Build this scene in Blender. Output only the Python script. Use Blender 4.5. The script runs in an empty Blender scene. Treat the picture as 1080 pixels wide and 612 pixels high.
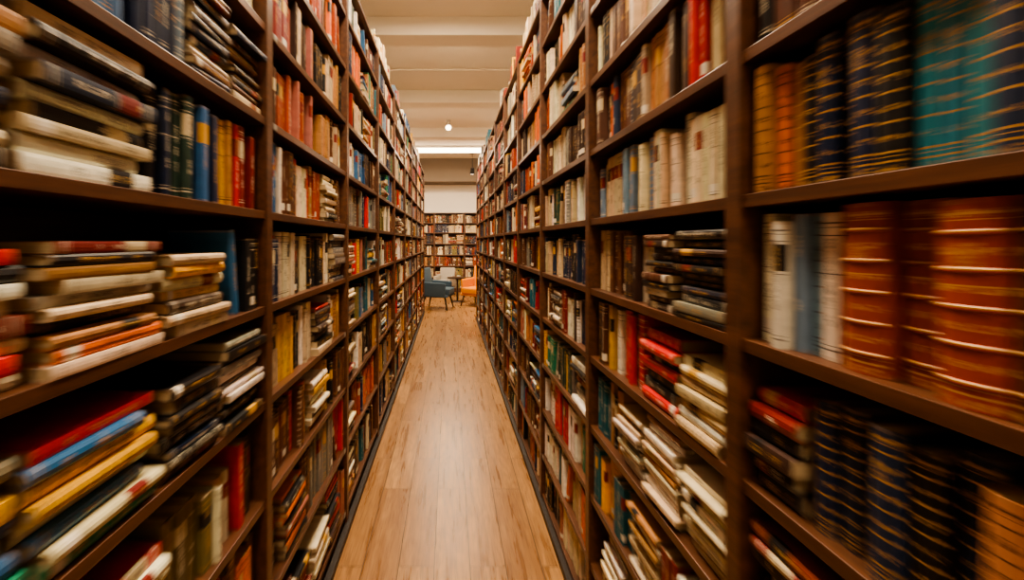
import bpy, bmesh, math, random
from mathutils import Vector, Matrix
random.seed(23)
scene = bpy.context.scene

def lin(c):
    out=[]
    for v in c:
        v=v/255.0
        out.append(v/12.92 if v<=0.04045 else ((v+0.055)/1.055)**2.4)
    return tuple(out)

C = dict(blk=(26,24,25), nav=(28,40,66), teal=(26,90,104), tealb=(42,130,148), blue=(42,92,140),
 red=(190,28,26), dred=(120,28,24), lea=(148,58,26), tan=(170,118,68), yel=(224,168,40), org=(210,104,38),
 crm=(220,204,170), wht=(234,226,208), gry=(126,121,112), grn=(28,116,86), dgn=(34,60,50), brn=(92,56,36),
 oli=(114,104,62), bgy=(108,132,150), pnk=(172,106,90), bei=(194,170,134), mar=(86,24,26), cho=(56,37,28))
RANDCOL = ['blk']*5+['nav']*5+['teal']*2+['blue']*3+['red']*4+['dred']*4+['lea']*4+['tan']*6+['yel']*3+['org']*2+['crm']*9+['wht']*6+['gry']*4+['grn']*1+['dgn']*2+['brn']*7+['oli']*2+['bgy']*4+['pnk']*2+['bei']*9+['mar']*2+['cho']*5
FARCOL=['brn','cho','tan','bei','crm','tan','dred','blk','gry','lea','oli','nav','bei','brn']

# ---------------------------------------------------------------- materials
def new_mat(name):
    m=bpy.data.materials.new(name); m.use_nodes=True
    nt=m.node_tree; nt.nodes.clear()
    out=nt.nodes.new('ShaderNodeOutputMaterial'); p=nt.nodes.new('ShaderNodeBsdfPrincipled')
    nt.links.new(p.outputs[0],out.inputs[0])
    return m,nt,p
class NB:
    def __init__(s,nt): s.nt=nt
    def put(s,inp,v):
        if v is None: return
        if isinstance(v,bpy.types.NodeSocket): s.nt.links.new(v,inp)
        else: inp.default_value=v
    def M(s,op,a,b=None,c=None):
        n=s.nt.nodes.new('ShaderNodeMath'); n.operation=op
        s.put(n.inputs[0],a); s.put(n.inputs[1],b); s.put(n.inputs[2],c)
        return n.outputs[0]
    def mix(s,f,a,b,bt='MIX'):
        n=s.nt.nodes.new('ShaderNodeMix'); n.data_type='RGBA'; n.blend_type=bt
        s.put(n.inputs[0],f)
        for i,v in ((6,a),(7,b)):
            if isinstance(v,tuple) and len(v)==3: v=v+(1,)
            s.put(n.inputs[i],v)
        return n.outputs[2]
    def noise(s,vec,scale=1,detail=2,rough=.5):
        n=s.nt.nodes.new('ShaderNodeTexNoise'); s.put(n.inputs['Vector'],vec)
        n.inputs['Scale'].default_value=scale; n.inputs['Detail'].default_value=detail; n.inputs['Roughness'].default_value=rough
        return n.outputs[0]
    def comb(s,x,y,z):
        n=s.nt.nodes.new('ShaderNodeCombineXYZ'); s.put(n.inputs[0],x); s.put(n.inputs[1],y); s.put(n.inputs[2],z); return n.outputs[0]
    def sep(s,v):
        n=s.nt.nodes.new('ShaderNodeSeparateXYZ'); s.put(n.inputs[0],v); return n.outputs[0],n.outputs[1],n.outputs[2]
    def attr(s,name):
        n=s.nt.nodes.new('ShaderNodeAttribute'); n.attribute_name=name; return n
    def obj(s):
        return s.nt.nodes.new('ShaderNodeTexCoord').outputs['Object']
    def bump(s,h,st,dist,p):
        n=s.nt.nodes.new('ShaderNodeBump'); n.inputs['Strength'].default_value=st; n.inputs['Distance'].default_value=dist
        s.put(n.inputs['Height'],h); s.nt.links.new(n.outputs[0],p.inputs['Normal'])

def mat_cover():
    m,nt,p=new_mat('book_cover'); b=NB(nt); M=b.M
    U,V,D=b.sep(b.attr('suv').outputs['Vector'])
    A,Bm,S=b.sep(b.attr('smm').outputs['Vector'])
    r1,r2,r3=b.sep(b.attr('brnd').outputs['Vector'])
    base=b.attr('bcol').outputs['Color']
    front=M('LESS_THAN',D,.012)
    wear=b.noise(b.comb(M('MULTIPLY',A,70),M('MULTIPLY',Bm,30),M('ADD',S,D)),1,4,.65)
    w2=M('MULTIPLY_ADD',wear,.9,.58)
    vs=nt.nodes.new('ShaderNodeVectorMath'); vs.operation='SCALE'
    nt.links.new(base,vs.inputs[0]); nt.links.new(w2,vs.inputs[3])
    col=vs.outputs[0]
    edge=M('MAXIMUM',M('GREATER_THAN',V,.975),M('LESS_THAN',V,.025))
    rub=M('MULTIPLY',M('MULTIPLY',edge,M('GREATER_THAN',wear,.5)),.35)
    col=b.mix(rub,col,lin((170,140,104)))
    lr,lg,lb=b.sep(base)
    lum=M('ADD',M('MULTIPLY',lr,.3),M('ADD',M('MULTIPLY',lg,.6),M('MULTIPLY',lb,.1)))
    dark=M('LESS_THAN',lum,.22)
    gold=b.mix(M('GREATER_THAN',r3,.55),lin((196,148,70)),lin((222,208,180)))
    ink=b.mix(dark,lin((48,34,28)),gold)
    bands=None
    for c,h in ((.07,.006),(.93,.006),(.10,.0025),(.90,.0025),(.585,.004),(.845,.004)):
        x=M('COMPARE',V,c,h); bands=x if bands is None else M('MAXIMUM',bands,x)
    bands=M('MULTIPLY',M('MULTIPLY',bands,M('GREATER_THAN',r1,.5)),front)
    label=M('MULTIPLY',M('MULTIPLY',M('COMPARE',V,.715,.105),M('GREATER_THAN',r2,.66)),front)
    lc=b.mix(M('GREATER_THAN',r3,.4),lin((30,24,24)),lin((118,30,24)))
    lc=b.mix(M('GREATER_THAN',r3,.7),lc,lin((206,188,150)))
    lc=b.mix(M('LESS_THAN',r3,.12),lc,lin((200,150,50)))
    col=b.mix(label,col,lc)
    linkink=b.mix(M('GREATER_THAN',r3,.7),lin((205,165,90)),lin((50,34,26)))
    ink=b.mix(label,ink,linkink)
    st=M('MULTIPLY',M('MULTIPLY',M('COMPARE',V,.13,.055),M('GREATER_THAN',M('FRACT',M('MULTIPLY',r1,7.3)),.86)),front)
    col=b.mix(st,col,lin((222,214,196)))
    tn=b.noise(b.comb(M('MULTIPLY',A,400),M('MULTIPLY',Bm,300),S),1,1)
    wn=b.noise(b.comb(S,M('MULTIPLY',Bm,34),S),1,0)
    t=M('MULTIPLY',M('GREATER_THAN',tn,.53),M('GREATER_THAN',wn,.47))
    t=M('MULTIPLY',t,M('COMPARE',U,.5,.21)); t=M('MULTIPLY',t,M('COMPARE',V,.54,.31)); t=M('MULTIPLY',t,front)
    lthr=M('GREATER_THAN',r1,.955)
    t=M('MULTIPLY',t,M('SUBTRACT',1.0,M('MULTIPLY',lthr,M('GREATER_THAN',M('ABSOLUTE',M('SUBTRACT',V,.73)),.06))))
    f5=M('FRACT',M('MULTIPLY_ADD',V,5.556,.333))
    orn=M('COMPARE',f5,.0,.07)
    orn=M('MAXIMUM',orn,M('MULTIPLY',M('COMPARE',f5,.5,.10),M('GREATER_THAN',b.noise(b.comb(M('MULTIPLY',A,260),M('MULTIPLY',Bm,260),S),1,2),.54)))
    orn=M('MULTIPLY',M('MULTIPLY',lthr,orn),front)
    inkm=M('MAXIMUM',M('MAXIMUM',bands,t),orn)
    col=b.mix(M('MULTIPLY',inkm,.82),col,ink)
    nt.links.new(col,p.inputs['Base Color'])
    b.put(p.inputs['Roughness'],M('MULTIPLY_ADD',r2,.3,.34))
    p.inputs['Specular IOR Level'].default_value=.45
    fine=b.noise(b.comb(M('MULTIPLY',A,900),M('MULTIPLY',Bm,900),M('MULTIPLY',D,900)),1,2)
    b.bump(fine,.25,.0006,p)
    return m
def mat_pages():
    m,nt,p=new_mat('book_pages'); b=NB(nt)
    A,Bm,S=b.sep(b.attr('smm').outputs['Vector'])
    n=b.noise(b.comb(b.M('MULTIPLY',A,1800),S,b.M('MULTIPLY',Bm,8)),1,2)
    c=b.mix(n,lin((140,112,76)),lin((216,196,158)))
    nt.links.new(c,p.inputs['Base Color']); p.inputs['Roughness'].default_value=.85
    return m
def mat_wood(name,c1,c2,rough=.42,axis='y',sc=1.0):
    m,nt,p=new_mat(name); b=NB(nt)
    x,y,z=b.sep(b.obj())
    k={'x':(3,45,45),'y':(45,3,45),'z':(45,45,3)}[axis]
    v=b.comb(b.M('MULTIPLY',x,k[0]*sc),b.M('MULTIPLY',y,k[1]*sc),b.M('MULTIPLY',z,k[2]*sc))
    n=b.noise(v,1,5,.6)
    f=b.M('MULTIPLY_ADD',n,2.0,-.5)
    c=b.mix(f,lin(c1),lin(c2))
    nt.links.new(c,p.inputs['Base Color']); p.inputs['Roughness'].default_value=rough
    b.bump(n,.25,.001,p)
    return m
def mat_plain(name,c,rough=.6,var=.12,scale=30,metal=0,bump=0,em=0):
    m,nt,p=new_mat(name); b=NB(nt)
    n=b.noise(b.obj(),scale,3)
    l=lin(c); d=tuple(v*(1-var) for v in l); h=tuple(min(1,v*(1+var)) for v in l)
    nt.links.new(b.mix(n,d,h),p.inputs['Base Color'])
    p.inputs['Roughness'].default_value=rough; p.inputs['Metallic'].default_value=metal
    if bump: b.bump(n,bump,.002,p)
    if em:
        p.inputs['Emission Color'].default_value=lin((255,232,198))+(1,); p.inputs['Emission Strength'].default_value=em
    return m
def mat_floor():
    m,nt,p=new_mat('oak_plank_floor'); b=NB(nt)
    x,y,z=b.sep(b.obj())
    br=nt.nodes.new('ShaderNodeTexBrick')
    nt.links.new(b.comb(y,b.M('ADD',x,.07),0.0),br.inputs['Vector'])
    br.inputs['Scale'].default_value=1; br.inputs['Brick Width'].default_value=1.05; br.inputs['Row Height'].default_value=.165
    br.inputs['Mortar Size'].default_value=.002; br.inputs['Mortar Smooth'].default_value=.25
    br.offset=.37; br.inputs['Color1'].default_value=(0,0,0,1); br.inputs['Color2'].default_value=(1,1,1,1); br.inputs['Mortar'].default_value=(.5,.5,.5,1)
    r,_,_=b.sep(br.outputs['Color'])
    off=b.M('MULTIPLY',r,37.0)
    warp=b.noise(b.comb(b.M('MULTIPLY_ADD',x,5,off),b.M('MULTIPLY',y,1.1),off),1,3,.55)
    rings=b.M('SINE',b.M('MULTIPLY',b.M('ADD',warp,b.M('MULTIPLY',x,.5)),75.0))
    rings=b.M('MULTIPLY_ADD',rings,.5,.5)
    g=b.noise(b.comb(b.M('MULTIPLY_ADD',x,26,off),b.M('MULTIPLY',y,1.6),off),1,6,.65)
    g2=b.noise(b.comb(b.M('MULTIPLY_ADD',x,140,off),b.M('MULTIPLY',y,5),off),1,3,.6)
    gg=b.M('MULTIPLY_ADD',g,2.4,-.7)
    c=b.mix(gg,lin((122,84,48)),lin((202,156,102)))
    c=b.mix(b.M('MULTIPLY',rings,.32),c,lin((108,71,40)))
    c=b.mix(b.M('MULTIPLY',r,.55),c,lin((120,80,46)))
    c=b.mix(b.M('MULTIPLY',b.M('GREATER_THAN',g2,.56),.32),c,lin((80,50,28)))
    c=b.mix(b.M('MULTIPLY',br.outputs['Fac'],.95),c,lin((36,22,12)))
    nt.links.new(c,p.inputs['Base Color'])
    b.put(p.inputs['Roughness'],b.M('MULTIPLY_ADD',g,.18,.2))
    b.bump(b.M('SUBTRACT',b.M('MULTIPLY',g2,.35),br.outputs['Fac']),.3,.001,p)
    return m

MAT_COVER=mat_cover(); MAT_PAGES=mat_pages()
MAT_SHELF=mat_wood('walnut_shelf_wood',(54,33,22),(108,69,45),.36,'y')
MAT_SHELFX=mat_wood('walnut_shelf_wood_back',(60,38,26),(110,72,48),.42,'x')
MAT_TAG=mat_plain('label_holder_metal',(150,145,138),.4,.1,80,.3)

# ---------------------------------------------------------------- mesh helpers
def box_bm(bm,lo,hi,mi=0):
    vs=[bm.verts.new((x,y,z)) for x in (lo[0],hi[0]) for y in (lo[1],hi[1]) for z in (lo[2],hi[2])]
    for f in ((0,1,3,2),(4,6,7,5),(0,4,5,1),(2,3,7,6),(0,2,6,4),(1,5,7,3)):
        fc=bm.faces.new([vs[i] for i in f]); fc.material_index=mi
    return vs
def bm_obj(name,bm,mats,bevel=0,seg=2,smooth=False,parent=None):
    bmesh.ops.recalc_face_normals(bm,faces=bm.faces[:])
    me=bpy.data.meshes.new(name); bm.to_mesh(me); bm.free()
    for m in mats: me.materials.append(m)
    o=bpy.data.objects.new(name,me); scene.collection.objects.link(o)
    if smooth:
        for p in me.polygons: p.use_smooth=True
    if bevel:
        md=o.modifiers.new('bevel','BEVEL'); md.width=bevel; md.segments=seg; md.limit_method='ANGLE'
    if parent: o.parent=parent
    return o
def simple_box(name,lo,hi,mat,bevel=0):
    bm=bmesh.new(); box_bm(bm,lo,hi); return bm_obj(name,bm,[mat],bevel)

# ---------------------------------------------------------------- books
class Books:
    def __init__(s): s.v=[]; s.f=[]; s.mi=[]; s.suv=[]; s.smm=[]; s.col=[]; s.rnd=[]
    def addv(s,pts,o,At,Ah,Ad,t,h,col,rnd,seed):
        i0=len(s.v)
        for a,b,c in pts:
            s.v.append((o[0]+a*At[0]+b*Ah[0]+c*Ad[0], o[1]+a*At[1]+b*Ah[1]+c*Ad[1], o[2]+a*At[2]+b*Ah[2]+c*Ad[2]))
            s.suv.append((a/t+.5,b/h,c)); s.smm.append((a,b,seed)); s.col.append(col); s.rnd.append(rnd)
        return i0
    def book(s,o,At,Ah,Ad,t,h,d,colname,style=None):
        if isinstance(colname,str): c=C[colname]
        else: c=colname
        c=lin(c); k=random.uniform(.76,1.14)
        col=tuple(min(.9,max(.004,v*k*random.uniform(.92,1.08))) for v in c)
        rnd=[random.random() for _ in range(3)]
        if style in('leather','plainleather'): rnd=[random.uniform(.96,1),random.uniform(0,.6),random.uniform(0,.5)]
        rnd=tuple(rnd)
        seed=random.uniform(0,500)
        flat=(random.random()<.35 and style is None)
        e=.0012 if flat else min(.22*t,.009)
        ct=.0012 if flat else .0026; ov=.0005 if flat else .0035
        pr=[(-t/2,d),(-t/2,e),(-.3*t,.3*e),(0,0),(.3*t,.3*e),(t/2,e),(t/2,d)]
        inn=[(a*(t-2*ct)/t, (cc if i in (0,6) else cc+ct)) for i,(a,cc) in enumerate(pr)]
        pts=[]
        for b in (0,h):
            pts+=[(a,b,cc) for a,cc in pr]+[(a,b,cc) for a,cc in inn]
        i0=s.addv(pts,o,At,Ah,Ad,t,h,col,rnd,seed)
        F=s.f
        for i in range(6):
            F.append((i0+i,i0+i+1,i0+14+i+1,i0+14+i))
            F.append((i0+i,i0+i+1,i0+7+i+1,i0+7+i))
            F.append((i0+14+i,i0+14+i+1,i0+21+i+1,i0+21+i))
        F.append((i0,i0+7,i0+21,i0+14)); F.append((i0+6,i0+13,i0+27,i0+20))
        s.mi+= [0]*20
        a=t/2-ct; c0=e+ct; c1=d-ov
        pts=[(x,y,z) for x in (-a,a) for y in (ov,h-ov) for z in (c0,c1)]
        i0=s.addv(pts,o,At,Ah,Ad,t,h,col,rnd,seed)
        F.append((i0,i0+1,i0+5,i0+4)); F.append((i0+2,i0+3,i0+7,i0+6)); F.append((i0+1,i0+3,i0+7,i0+5))
        s.mi+=[1]*3
        if style=='leather':
            for bv in (.12,.30,.48,.66,.84):
                pp=[]
                for b,off in ((bv*h-.0035,0),(bv*h-.0015,-.002),(bv*h+.0015,-.002),(bv*h+.0035,0)):
                    pp+=[(aa,b,cc+off) for aa,cc in pr[1:6]]
                i0=s.addv(pp,o,At,Ah,Ad,t,h,col,rnd,seed)
                for r in range(3):
                    for q in range(4):
                        F.append((i0+r*5+q,i0+r*5+q+1,i0+r*5+5+q+1,i0+r*5+5+q)); s.mi.append(0)
    def make(s,name):
        me=bpy.data.meshes.new(name); me.from_pydata(s.v,[],s.f)
        me.materials.append(MAT_COVER); me.materials.append(MAT_PAGES)
        me.polygons.foreach_set('material_index',s.mi)
        for nm,data in (('suv',s.suv),('smm',s.smm),('brnd',s.rnd)):
            at=me.attributes.new(nm,'FLOAT_VECTOR','POINT')
            at.data.foreach_set('vector',[x for t in data for x in t])
        at=me.attributes.new('bcol','FLOAT_COLOR','POINT')
        at.data.foreach_set('color',[x for t in s.col for x in (t[0],t[1],t[2],1)])
        me.update()
        o=bpy.data.objects.new(name,me); scene.collection.objects.link(o)
        return o

def vadd(*a): return tuple(sum(x) for x in zip(*a))
def vm(v,k): return tuple(x*k for x in v)
Z=(0,0,1)

def seg_vertical(B,org,U,D,u0,u1,z,clear,cols,hr=(.72,.9),tr=(.014,.038),style=None,order=False):
    u=u0; i=0; series=0; cur=None; h0=t0=0
    while True:
        if series<=0:
            series=random.choice([1,1,1,1,2,3,4,5])
            h0=clear*random.uniform(*hr); t0=random.uniform(*tr); cur=random.choice(cols)
            if order: series=1; cur=cols[min(i,len(cols)-1)]
            dd=random.uniform(.13,.19); rec=random.uniform(.003,.034)
        series-=1; i+=1
        if u+t0>u1: break
        lean=random.uniform(-.018,.018)
        At=vadd(vm(U,math.cos(lean)),vm(Z,-math.sin(lean))); Ah=vadd(vm(U,math.sin(lean)),vm(Z,math.cos(lean)))
        o=vadd(org,vm(U,u+t0/2),vm(D,rec+random.uniform(0,.006)),(0,0,z+abs(math.sin(lean))*t0/2))
        B.book(o,At,Ah,D,t0,h0,dd,cur,style)
        u+=t0+.0012+abs(lean)*h0*.25
    return u
def seg_lean(B,org,U,D,u0,z,clear,col,ang=.3,t=.026,k=.8):
    h=clear*k
    At=vadd(vm(U,math.cos(ang)),vm(Z,math.sin(ang))); Ah=vadd(vm(U,-math.sin(ang)),vm(Z,math.cos(ang)))
    o=vadd(org,vm(U,u0+t/2+h*math.sin(max(ang,0))),vm(D,.015),(0,0,z+t/2*math.sin(abs(ang))))
    B.book(o,At,Ah,D,t,h,.16,col)
def seg_stack(B,org,U,D,u0,u1,z,clear,cols,fill=.85,tr=(.014,.034),order=False,style=None):
    zz=z; i=0; w=u1-u0
    while True:
        t=random.uniform(*tr)
        if zz+t>z+clear*fill: break
        col=cols[min(i,len(cols)-1)] if order else random.choice(cols)
        h=w*random.uniform(.80,.97); off=random.uniform(0,w-h)*.9
        yaw=random.uniform(-.035,.035)
        Ah=vadd(vm(U,math.cos(yaw)),vm(D,math.sin(yaw))); Ad=vadd(vm(D,math.cos(yaw)),vm(U,-math.sin(yaw)))
        o=vadd(org,vm(U,u0+off),vm(D,random.uniform(-.006,.026)),(0,0,zz+t/2))
        B.book(o,Z,Ah,Ad,t,h,random.uniform(.15,.2),col,style)
        zz+=t+.0006; i+=1
def fill_random(B,org,U,D,u0,u1,z,clear,pal=None,ps=.15):
    u=u0
    while u<u1-.03:
        r=random.random()
        cols=[random.choice(pal or RANDCOL) for _ in range(random.choice([2,3,4,5,7]))]
        if r>ps:
            L=min(random.uniform(.15,.5),u1-u)
            hr=random.choice([(.7,.85),(.75,.92),(.82,.95),(.66,.8)])
            u=seg_vertical(B,org,U,D,u,u+L,z,clear,cols,hr)
            if u<u1-.1 and random.random()<.3:
                seg_lean(B,org,U,D,u+.002,z,clear,random.choice(cols),random.uniform(.12,.3),.024); u+=.085
        elif u1-u>.2:
            L=random.uniform(.19,.25); L=min(L,u1-u)
            seg_stack(B,org,U,D,u,u+L,z,clear,cols+[random.choice(['crm','wht','bei','blk'])],random.uniform(.5,.93),(.012,.028)); u+=L+.004
        else:
            seg_vertical(B,org,U,D,u,u1,z,clear,cols); u=u1

TH=.024; UW=.042; DEPTH=.31
def build_run(name,org,U,D,bounds,levels,top,spec,mat,topbooks=True,tags=True,pal=None):
    bm=bmesh.new()
    def bx(u0,u1,d0,d1,z0,z1,mi=0):
        p=vadd(org,vm(U,u0),vm(D,d0)); q=vadd(org,vm(U,u1),vm(D,d1))
        box_bm(bm,(min(p[0],q[0]),min(p[1],q[1]),z0),(max(p[0],q[0]),max(p[1],q[1]),z1),mi)
    B=Books()
    n=len(bounds)
    for b in bounds: bx(b-UW/2,b+UW/2,-.006,DEPTH,0,top)
    for i in range(n-1):
        u0,u1=bounds[i]+UW/2,bounds[i+1]-UW/2
        bx(u0,u1,DEPTH-.012,DEPTH-.002,0.02,top-TH)
        bx(u0,u1,.012,.03,0,levels[0]-TH)
        for L in levels+[top]: bx(u0,u1,0,DEPTH-.012,L-TH,L)
        if tags:
            for L in levels:
                if random.random()<.3:
                    uc=random.choice([u0+.03,u1-.03]); bx(uc-.014,uc+.014,-.003,.0,L-TH+.002,L-.002,1)
        for k,L in enumerate(levels):
            nxt=(levels+[top])[k+1]; clear=nxt-TH-L
            key=(i,k)
            if spec and key in spec:
                for sg in spec[key]:
                    kind=sg[0]; a,bb,cols=sg[1],sg[2],sg[3]; kw=sg[4] if len(sg)>4 else {}
                    a=max(a,u0+.003); bb=min(bb,u1-.003)
                    if kind=='v': seg_vertical(B,org,U,D,a,bb,L,clear,cols,**kw)
                    elif kind=='s': seg_stack(B,org,U,D,a,bb,L,clear,cols,**kw)
                    elif kind=='l': seg_lean(B,org,U,D,a,L,clear,cols[0],**kw)
            else:
                fill_random(B,org,U,D,u0+.003,u1-.003,L,clear,pal,.34 if (spec and k<6) else .12)
        if topbooks and random.random()<.75:
            a=u0+random.uniform(0,.3); seg_vertical(B,org,U,D,a,min(u1,a+random.uniform(.2,.8)),top,.22,[random.choice(RANDCOL) for _ in range(3)],(.5,.9))
    fr=bm_obj(name,bm,[mat,MAT_TAG],.0025,2)
    bk=B.make('shelved_books')
    return fr,bk

LB=[1.355+1.04*k for k in range(-2,9)]
RB=[.845+.89*k for k in range(-2,10)]
LL=[.10,.43,.74,1.03,1.31,1.59,1.865,2.14,2.42,2.70]; LT=2.95
RL=[.06,.29,.55,.81,1.07,1.325,1.585,1.845,2.105,2.37,2.63]; RT=2.90
LS={
 (1,7):[('v',.3,1.4,['nav','blk','brn','blue','crm'])],
 (1,6):[('v',.33,.95,['blue','nav','blue','bgy','brn','blk'],dict(tr=(.02,.035),hr=(.8,.93))),('s',.96,1.14,['blk','crm','cho','brn','nav'],dict(fill=.92,tr=(.012,.022))),('s',1.145,1.33,['blk','gry','brn','nav','bei'],dict(fill=.8,tr=(.012,.02)))],
 (1,5):[('s',.34,.58,['blk','crm','wht','nav','yel','crm','gry','tan','blk','crm'],dict(order=True,fill=.95,tr=(.02,.03))),('s',.585,.84,['wht','wht','crm','blk','wht','nav','wht','blk','bei','cho'],dict(order=True,fill=.93,tr=(.02,.028))),
        ('v',.86,1.33,['blk','nav','blk','dgn','dgn','blk','blue','blue','nav','yel','yel','tan','yel','red','dred','mar','dred','brn','mar','blk','brn','cho'],dict(order=True,tr=(.019,.027),hr=(.78,.88)))],
 (1,4):[('s',.33,.60,['crm','red','crm','dred','crm','wht','blk','red','red'],dict(order=True,fill=.78,tr=(.019,.027))),('s',.61,.86,['crm','org','tan','blk','crm','wht','crm','tan','blk','dred'],dict(order=True,fill=.82,tr=(.016,.024))),
        ('s',.87,1.11,['crm','bei','cho','yel','crm','yel','bei','yel','cho'],dict(order=True,fill=.66,tr=(.018,.028))),('l',1.15,1.2,['blue'],dict(ang=.12,t=.034,k=.86)),('v',1.235,1.33,['nav','dgn','blk'],dict(tr=(.02,.03)))],
 (1,3):[('s',.33,.58,['nav','grn','blue','crm','nav','yel','crm','gry'],dict(order=True,fill=.85,tr=(.02,.03))),('s',.59,.86,['grn','crm','blue','crm','yel','yel','blue','red','red','red'],dict(order=True,fill=.82,tr=(.02,.027))),
        ('s',.87,1.08,['blk','nav','cho','blk','dred','blk','nav'],dict(fill=.72)),('s',1.09,1.33,['blk','gry','wht','blk','crm','cho'],dict(fill=.9,tr=(.014,.022)))],
 (1,2):[('s',.33,.62,['crm','red','nav','wht'],dict(fill=.8)),('s',.63,.9,['wht','wht','red','wht','crm','wht','red'],dict(order=True,fill=.72)),('v',.92,1.2,['oli','bei','crm','oli','tan'],dict(hr=(.62,.8))),('v',1.2,1.33,['dred','cho','red','blk'],dict(hr=(.8,.9)))],
 (2,6):[('v',1.38,1.95,['pnk','lea','brn','pnk']),('v',1.96,2.37,['crm','bei','tan','brn'])],
 (2,5):[('v',1.38,1.5,['teal','wht','blue']),('v',1.5,2.0,['brn','tan','lea','crm','red']),('s',2.0,2.2,['blk','crm','bei'],dict(fill=.85)),('v',2.2,2.37,['crm','brn'])],
 (2,4):[('v',1.38,1.72,['blk','nav','dred','cho','red','red','crm']),('v',1.74,2.1,['wht','crm','crm','blk','brn']),('s',2.12,2.37,['blk','gry','nav','crm'],dict(fill=.9))],
 (2,3):[('v',1.38,1.85,['wht','wht','crm','bei','blk','yel']),('s',1.87,2.1,['cho','red','crm','blk'],dict(fill=.8)),('v',2.1,2.37,['crm','wht','tan'])],
 (2,2):[('v',1.38,1.8,['red','lea','org','brn','tan']),('s',1.82,2.05,['crm','yel','wht','blk'],dict(fill=.8)),('v',2.06,2.37,['brn','yel','blk'])],
 (2,7):[('v',1.38,1.9,['dred','brn','pnk','cho','bei']),('v',1.91,2.37,['crm','blk','bei','tan'])],
}
RS={
 (1,8):[('v',0,.82,['crm','blk','brn','nav'])],
 (1,7):[('v',0,.82,['cho','brn','blk','nav','brn'],dict(tr=(.025,.045),hr=(.85,.95)))],
 (1,6):[('v',-.02,.36,['nav','blk','teal'],dict(tr=(.03,.05),hr=(.85,.95))),
        ('v',.36,.82,['blk','nav','nav','tealb','tealb','tealb','blk','nav','blk','nav','blk','tan','org','tan','org','brn','cho'],dict(order=True,tr=(.027,.034),hr=(.84,.95),style='plainleather'))],
 (1,5):[('v',-.02,.3,['lea','dred','lea'],dict(tr=(.05,.06),style='leather',hr=(.9,.96))),('v',.31,.655,['lea','brn','lea','lea','lea','lea'],dict(order=True,tr=(.062,.066),hr=(.92,.96),style='leather')),
        ('v',.655,.82,['wht','bgy','bgy','wht','crm','wht'],dict(order=True,tr=(.023,.028),hr=(.88,.95)))],
 (1,4):[('s',.0,.26,['blk','nav','tan'],dict(fill=.9,tr=(.03,.05))),('v',.26,.62,['blk','nav','blk','nav','tan','nav','blk','nav','nav','blk','nav','blk'],dict(order=True,tr=(.036,.044),hr=(.78,.88),style='plainleather')),
        ('v',.612,.70,['nav','nav'],dict(order=True,tr=(.038,.04),hr=(.84,.86),style='plainleather')),('s',.705,.82,['blk','blk','cho','blk','dred','red','wht'],dict(order=True,fill=.85,tr=(.024,.03)))],
 (1,3):[('s',.0,.3,['blk','red','crm'],dict(fill=.9)),('s',.32,.56,['crm','dred','blk','crm'],dict(fill=.85)),('s',.57,.82,['crm','wht','lea','blk','dred'],dict(fill=.9))],
 (2,8):[('v',.87,1.7,['crm','bei','blk','brn','wht','cho'])],
 (2,7):[('v',.87,.98,['crm','cho','blk','bei'],dict(hr=(.85,.94))),('v',.98,1.04,['red','red','dred'],dict(order=True,tr=(.018,.024),hr=(.93,.97))),('v',1.045,1.71,['blk','cho','brn','bei','tan','cho','nav','crm','org'],dict(hr=(.82,.93)))],
 (2,6):[('v',.87,1.1,['wht','bgy','bgy','crm','gry','cho'],dict(hr=(.8,.93))),('v',1.1,1.71,['wht','crm','bgy','bei','crm','wht','teal','tan','bgy'],dict(hr=(.76,.9)))],
 (2,5):[('s',.87,1.08,['blk','cho','blk','nav','blk','gry'],dict(fill=.88,tr=(.014,.022))),('s',1.09,1.25,['cho','blk','brn','crm'],dict(fill=.82,tr=(.013,.02))),('v',1.26,1.71,['crm','wht','brn','tan','bei','cho'],dict(hr=(.8,.92)))],
 (2,4):[('s',.87,1.07,['crm','bei','tan','crm','wht','crm'],dict(fill=.78,tr=(.018,.028))),('s',1.075,1.28,['red','blk','blk','red','blk','red','red'],dict(order=True,fill=.93,tr=(.022,.032))),
        ('v',1.30,1.47,['red','blk','red','red','red','dred'],dict(order=True,tr=(.024,.03),hr=(.9,.96))),('v',1.47,1.71,['wht','gry','yel','yel','brn','cho','tan'],dict(order=True,tr=(.02,.03),hr=(.85,.95)))],
 (2,3):[('s',.87,1.06,['crm','wht','bei','crm'],dict(fill=.78,tr=(.012,.02))),('s',1.07,1.27,['crm','crm','wht','tan','bei'],dict(fill=.9,tr=(.012,.02))),('s',1.28,1.46,['wht','crm','bei','gry'],dict(fill=.8,tr=(.01,.018))),('v',1.47,1.71,['bei','blk','nav','crm','brn','tan','teal'])],
 (2,2):[('s',.87,1.07,['crm','wht','bei','crm'],dict(fill=.8,tr=(.012,.02))),('v',1.08,1.16,['red','dred'],dict(tr=(.02,.03))),('s',1.165,1.35,['crm','wht','bei','tan'],dict(fill=.85,tr=(.012,.02))),('v',1.36,1.71,['tealb','teal','yel','brn','crm'])],
 (2,1):[('s',.87,1.07,['crm','wht','red','crm'],dict(fill=.8)),('v',1.08,1.4,['red','lea','brn','nav']),('s',1.41,1.6,['crm','wht','bei'],dict(fill=.8,tr=(.012,.02)))],
 (3,4):[('v',1.76,2.2,['blk','cho','wht','dred','nav']),('s',2.21,2.4,['blk','crm','gry'],dict(fill=.8)),('v',2.41,2.6,['crm','brn'])],
 (3,5):[('v',1.76,2.6,['nav','blk','bei','nav','gry','brn'])],
}
build_run('library_bookcase',(-.54,0,0),(0,1,0),(-1,0,0),LB,LL,LT,LS,MAT_SHELF)
build_run('library_bookcase',(.53,0,0),(0,1,0),(1,0,0),RB,RL,RT,RS,MAT_SHELF)
BL=[.12,.45,.78,1.11,1.44,1.77]
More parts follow.
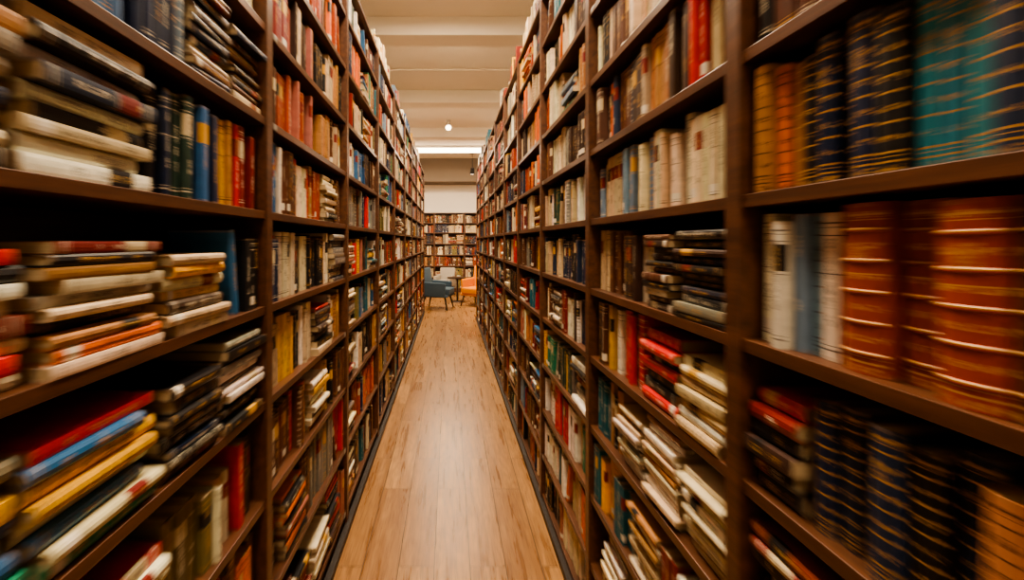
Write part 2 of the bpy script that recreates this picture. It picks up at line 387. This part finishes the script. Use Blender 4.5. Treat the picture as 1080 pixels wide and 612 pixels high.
build_run('wall_bookcase',(0,13.5,0),(1,0,0),(0,1,0),[-3.15+.9*k for k in range(8)],BL+[2.06],2.36,None,MAT_SHELFX,False,False,FARCOL)

# ---------------------------------------------------------------- room
MW=mat_plain('warm_white_plaster',(232,222,206),.85,.04,3)
MC=mat_plain('ceiling_paint',(226,216,198),.9,.04,2)
MBULK=mat_plain('taupe_bulkhead_paint',(112,98,84),.85,.05,3)
MBASE=mat_plain('dark_plinth',(34,26,22),.5,.1)
XW=3.4; Y0=-2.2; Y1=13.9; H=3.9
simple_box('floor',(-XW,Y0,-.1),(XW,Y1,0),mat_floor())
simple_box('ceiling',(-XW,Y0,H),(XW,Y1,H+.1),MC)
simple_box('wall_back',(-XW,Y1,0),(XW,Y1+.1,H),MW)
simple_box('wall_front',(-XW,Y0-.1,0),(XW,Y0,H),MW)
simple_box('wall_left',(-XW-.1,Y0,0),(-XW,Y1,H),MW)
simple_box('wall_right',(XW,Y0,0),(XW+.1,Y1,H),MW)
for i,y in enumerate((.12,2.48,4.84,7.2,9.56)):
    simple_box('ceiling_beam',(-XW,y,3.7),(XW,y+.3,H),MC,.006)
simple_box('ceiling_bulkhead',(-XW,13.1,3.23),(XW,Y1,H),MBULK,.005)
simple_box('baseboard_left',(-.545,LB[0],0),(-.515,LB[-1],.035),MBASE,.003)
simple_box('baseboard_right',(.508,RB[0],0),(.535,RB[-1],.035),MBASE,.003)
bm=bmesh.new()
bmesh.ops.create_cone(bm,cap_ends=True,segments=10,radius1=.012,radius2=.012,depth=6.6,matrix=Matrix.Translation((0,6.3,H-.02))@Matrix.Rotation(math.pi/2,4,'Y'))
bm_obj('ceiling_conduit',bm,[MC],smooth=True)

# ---------------------------------------------------------------- lights
WARM=(1.0,.79,.56)
MHOUS=mat_plain('lamp_housing_white',(210,204,194),.4,.03)
MDIFF=mat_plain('lamp_diffuser',(255,240,215),.5,.01,em=8)
MBLK=mat_plain('black_metal',(28,26,26),.4,.1,metal=.4)
def empty(name,loc=(0,0,0)):
    e=bpy.data.objects.new(name,None); e.location=loc; scene.collection.objects.link(e); return e
def area(name,loc,sx,sy,power,parent,col=WARM,rot=(0,0,0)):
    l=bpy.data.lights.new(name,'AREA'); l.shape='RECTANGLE'; l.size=sx; l.size_y=sy; l.energy=power; l.color=col
    o=bpy.data.objects.new(name,l); o.location=loc; o.rotation_euler=rot; o.parent=parent; scene.collection.objects.link(o); return o
def panel(x,y,z,sx,sy,power):
    e=empty('unseen_light_panel',(x,y,z))  # panels out of frame and behind beams, added to light the aisle
    bm=bmesh.new(); box_bm(bm,(-sx/2-.02,-sy/2-.02,-.05),(sx/2+.02,sy/2+.02,0)); bm_obj('housing',bm,[MHOUS],.006,parent=e)
    bm=bmesh.new(); box_bm(bm,(-sx/2,-sy/2,-.056),(sx/2,sy/2,-.05)); bm_obj('diffuser',bm,[MDIFF],parent=e)
    area('lamp',(0,0,-.065),sx,sy,power,e)
panel(0,-1.2,H,.5,1.2,36)
panel(0,1.35,H,.6,1.2,80)
panel(0,3.55,H,.6,1.0,68)
panel(0,5.28,H,1.0,.20,52)
panel(0,7.70,H,1.0,.28,74)
panel(0,10.09,H,1.0,.32,90)
def added_globe(x,y,z,power):
    e=empty('added_globe_lamp',(x,y,H))  # unseen lamps added behind the bookcase tops to brighten the ceiling
    bm=bmesh.new()
    dz=H-z
    bmesh.ops.create_cone(bm,cap_ends=True,segments=10,radius1=.006,radius2=.006,depth=dz,matrix=Matrix.Translation((0,0,-dz/2)))
    bmesh.ops.create_cone(bm,cap_ends=True,segments=20,radius1=.06,radius2=.05,depth=.03,matrix=Matrix.Translation((0,0,-.015)))
    bm_obj('added_cord_and_rose',bm,[MBLK],parent=e)
    bm=bmesh.new(); bmesh.ops.create_uvsphere(bm,u_segments=24,v_segments=14,radius=.11,matrix=Matrix.Translation((0,0,-dz)))
    bm_obj('added_globe',bm,[MDIFF],smooth=True,parent=e)
    l=bpy.data.lights.new('added_bulb','POINT'); l.energy=power; l.color=WARM; l.shadow_soft_size=.115
    lo=bpy.data.objects.new('added_bulb',l); lo.location=(0,0,-dz); lo.parent=e; scene.collection.objects.link(lo)
for y,pw in ((1.3,40),(3.7,32),(6.1,36),(8.5,130),(10.9,230)):
    for x in (-1.7,1.7): added_globe(x,y,3.35,pw)
e=empty('linear_ceiling_light',(0,11.4,H))
bm=bmesh.new(); box_bm(bm,(-1.8,-.06,-.06),(1.8,.06,0)); bm_obj('housing',bm,[MHOUS],.005,parent=e)
bm=bmesh.new(); box_bm(bm,(-1.78,-.05,-.17),(1.78,.05,-.06)); bm_obj('diffuser',bm,[MDIFF],.02,3,parent=e)
area('lamp',(0,0,-.2),3.4,.1,120,e)
def spot(x,y,z,drop,aim,mat):
    e=empty('track_spotlight',(x,y,z))
    bm=bmesh.new()
    bmesh.ops.create_cone(bm,cap_ends=True,segments=12,radius1=.008,radius2=.008,depth=drop,matrix=Matrix.Translation((0,0,-drop/2)))
    bmesh.ops.create_cone(bm,cap_ends=True,segments=20,radius1=.05,radius2=.05,depth=.02,matrix=Matrix.Translation((0,0,-.01)))
    R=Matrix.Translation((0,0,-drop-.03))@Matrix.Rotation(aim,4,'X')
    bmesh.ops.create_cone(bm,cap_ends=True,segments=24,radius1=.065,radius2=.045,depth=.16,matrix=R)
    bm_obj('head',bm,[mat],.004,parent=e)
    bm=bmesh.new()
    bmesh.ops.create_cone(bm,cap_ends=True,segments=24,radius1=.055,radius2=.055,depth=.006,matrix=R@Matrix.Translation((0,0,-.083)))
    bm_obj('lens',bm,[MDIFF],parent=e)
spot(-.02,9.0,H,.08,-.9,MHOUS)
spot(.62,12.3,H,.45,.5,MBLK)

# ---------------------------------------------------------------- furniture
def rbox(bm,c,s,rot=None,mi=0):
    vs=box_bm(bm,(-s[0]/2,-s[1]/2,-s[2]/2),(s[0]/2,s[1]/2,s[2]/2),mi)
    Mx=Matrix.Translation(c)
    if rot: Mx=Mx@Matrix.Rotation(rot[1],4,rot[0])
    bmesh.ops.transform(bm,matrix=Mx,verts=vs)
def leg(bm,p,q,r1,r2,mi=1):
    p=Vector(p);q=Vector(q); d=q-p
    Mx=Matrix.Translation((p+q)/2)@d.to_track_quat('Z','Y').to_matrix().to_4x4()
    r=bmesh.ops.create_cone(bm,cap_ends=True,segments=12,radius1=r1,radius2=r2,depth=d.length,matrix=Mx)
    fs=set(f for v in r['verts'] for f in v.link_faces)
    for f in fs: f.material_index=mi
def armchair(name,loc,rotz,fab,legm,w=.68,backh=.86,seat=.42,arm=.60):
    e=empty(name,loc); e.rotation_euler=(0,0,rotz)
    bm=bmesh.new()
    rbox(bm,(.03,0,seat-.06),(.60,w-.16,.14))
    rbox(bm,(-.27,0,(seat-.08+backh)/2),(.11,w-.06,backh-seat+.10),('Y',-.18))
    rbox(bm,(0,0,seat-.15),(.60,w-.04,.06))
    for s in (-1,1):
        rbox(bm,(-.02,s*(w/2-.045),(arm+seat-.16)/2),(.54,.07,arm-seat+.18),('Y',.05))
    bm_obj('upholstery',bm,[fab],.035,4,True,parent=e)
    bm=bmesh.new()
    for sx in (-1,1):
        for sy in (-1,1):
            leg(bm,(sx*.22,sy*(w/2-.1),seat-.16),(sx*.29,sy*(w/2-.05),0),.022,.013,0)
    leg(bm,(-.22,0,seat-.19),(.22,0,seat-.19),.012,.012,0)
    bm_obj('legs',bm,[legm],0,2,True,parent=e)
FB=mat_plain('slate_blue_fabric',(58,76,90),.9,.2,200,bump=.3)
FY=mat_plain('mustard_fabric',(214,132,8),.85,.15,200,bump=.3)
FW=mat_plain('pale_grey_fabric',(160,152,140),.9,.1,200,bump=.3)
MDW=mat_wood('dark_leg_wood',(40,26,20),(62,42,30),.4,'z')
armchair('lounge_chair',(-.26,10.2,0),-.25,FB,MBLK,w=.66,backh=.90,seat=.46,arm=.60)
armchair('yellow_armchair',(.70,10.7,0),math.pi+.9,FY,MDW,w=.74,backh=.90,seat=.42,arm=.62)
armchair('pale_side_chair',(-.14,12.6,0),-1.9,FW,MDW,w=.50,backh=.76,seat=.44,arm=.56)
e=empty('side_table',(.20,11.35,0))
bm=bmesh.new()
bmesh.ops.create_cone(bm,cap_ends=True,segments=40,radius1=.25,radius2=.25,depth=.03,matrix=Matrix.Translation((0,0,.60)))
leg(bm,(0,0,.02),(0,0,.59),.024,.024,0)
bmesh.ops.create_cone(bm,cap_ends=True,segments=32,radius1=.17,radius2=.15,depth=.02,matrix=Matrix.Translation((0,0,.01)))
bm_obj('tabletop_and_pedestal',bm,[MDW],.003,parent=e)

# ---------------------------------------------------------------- world & camera
w=bpy.data.worlds.new('world'); scene.world=w; w.use_nodes=True
w.node_tree.nodes['Background'].inputs[0].default_value=(1,.85,.65,1); w.node_tree.nodes['Background'].inputs[1].default_value=.15
cd=bpy.data.cameras.new('camera'); cam=bpy.data.objects.new('camera',cd); scene.collection.objects.link(cam)
cam.location=(0,0,1.5); cam.rotation_euler=(math.pi/2,0,0)
cd.sensor_width=36; cd.lens=16; cd.shift_x=66/1080; cd.shift_y=-51/1080; cd.clip_start=.02
scene.camera=cam
TR=.021
for fr,s in ((0,-1),(2,1)):
    cam.location=(0,s*TR*2,1.5); cam.keyframe_insert('location',frame=fr)
try:
    for fc in cam.animation_data.action.fcurves:
        for k in fc.keyframe_points: k.interpolation='LINEAR'
except Exception as ex: print(ex)
scene.frame_set(1)
scene.render.use_motion_blur=True; scene.render.motion_blur_shutter=.5
scene.view_settings.view_transform='AgX'
scene.view_settings.look='AgX - Medium High Contrast'
scene.view_settings.exposure=0.25
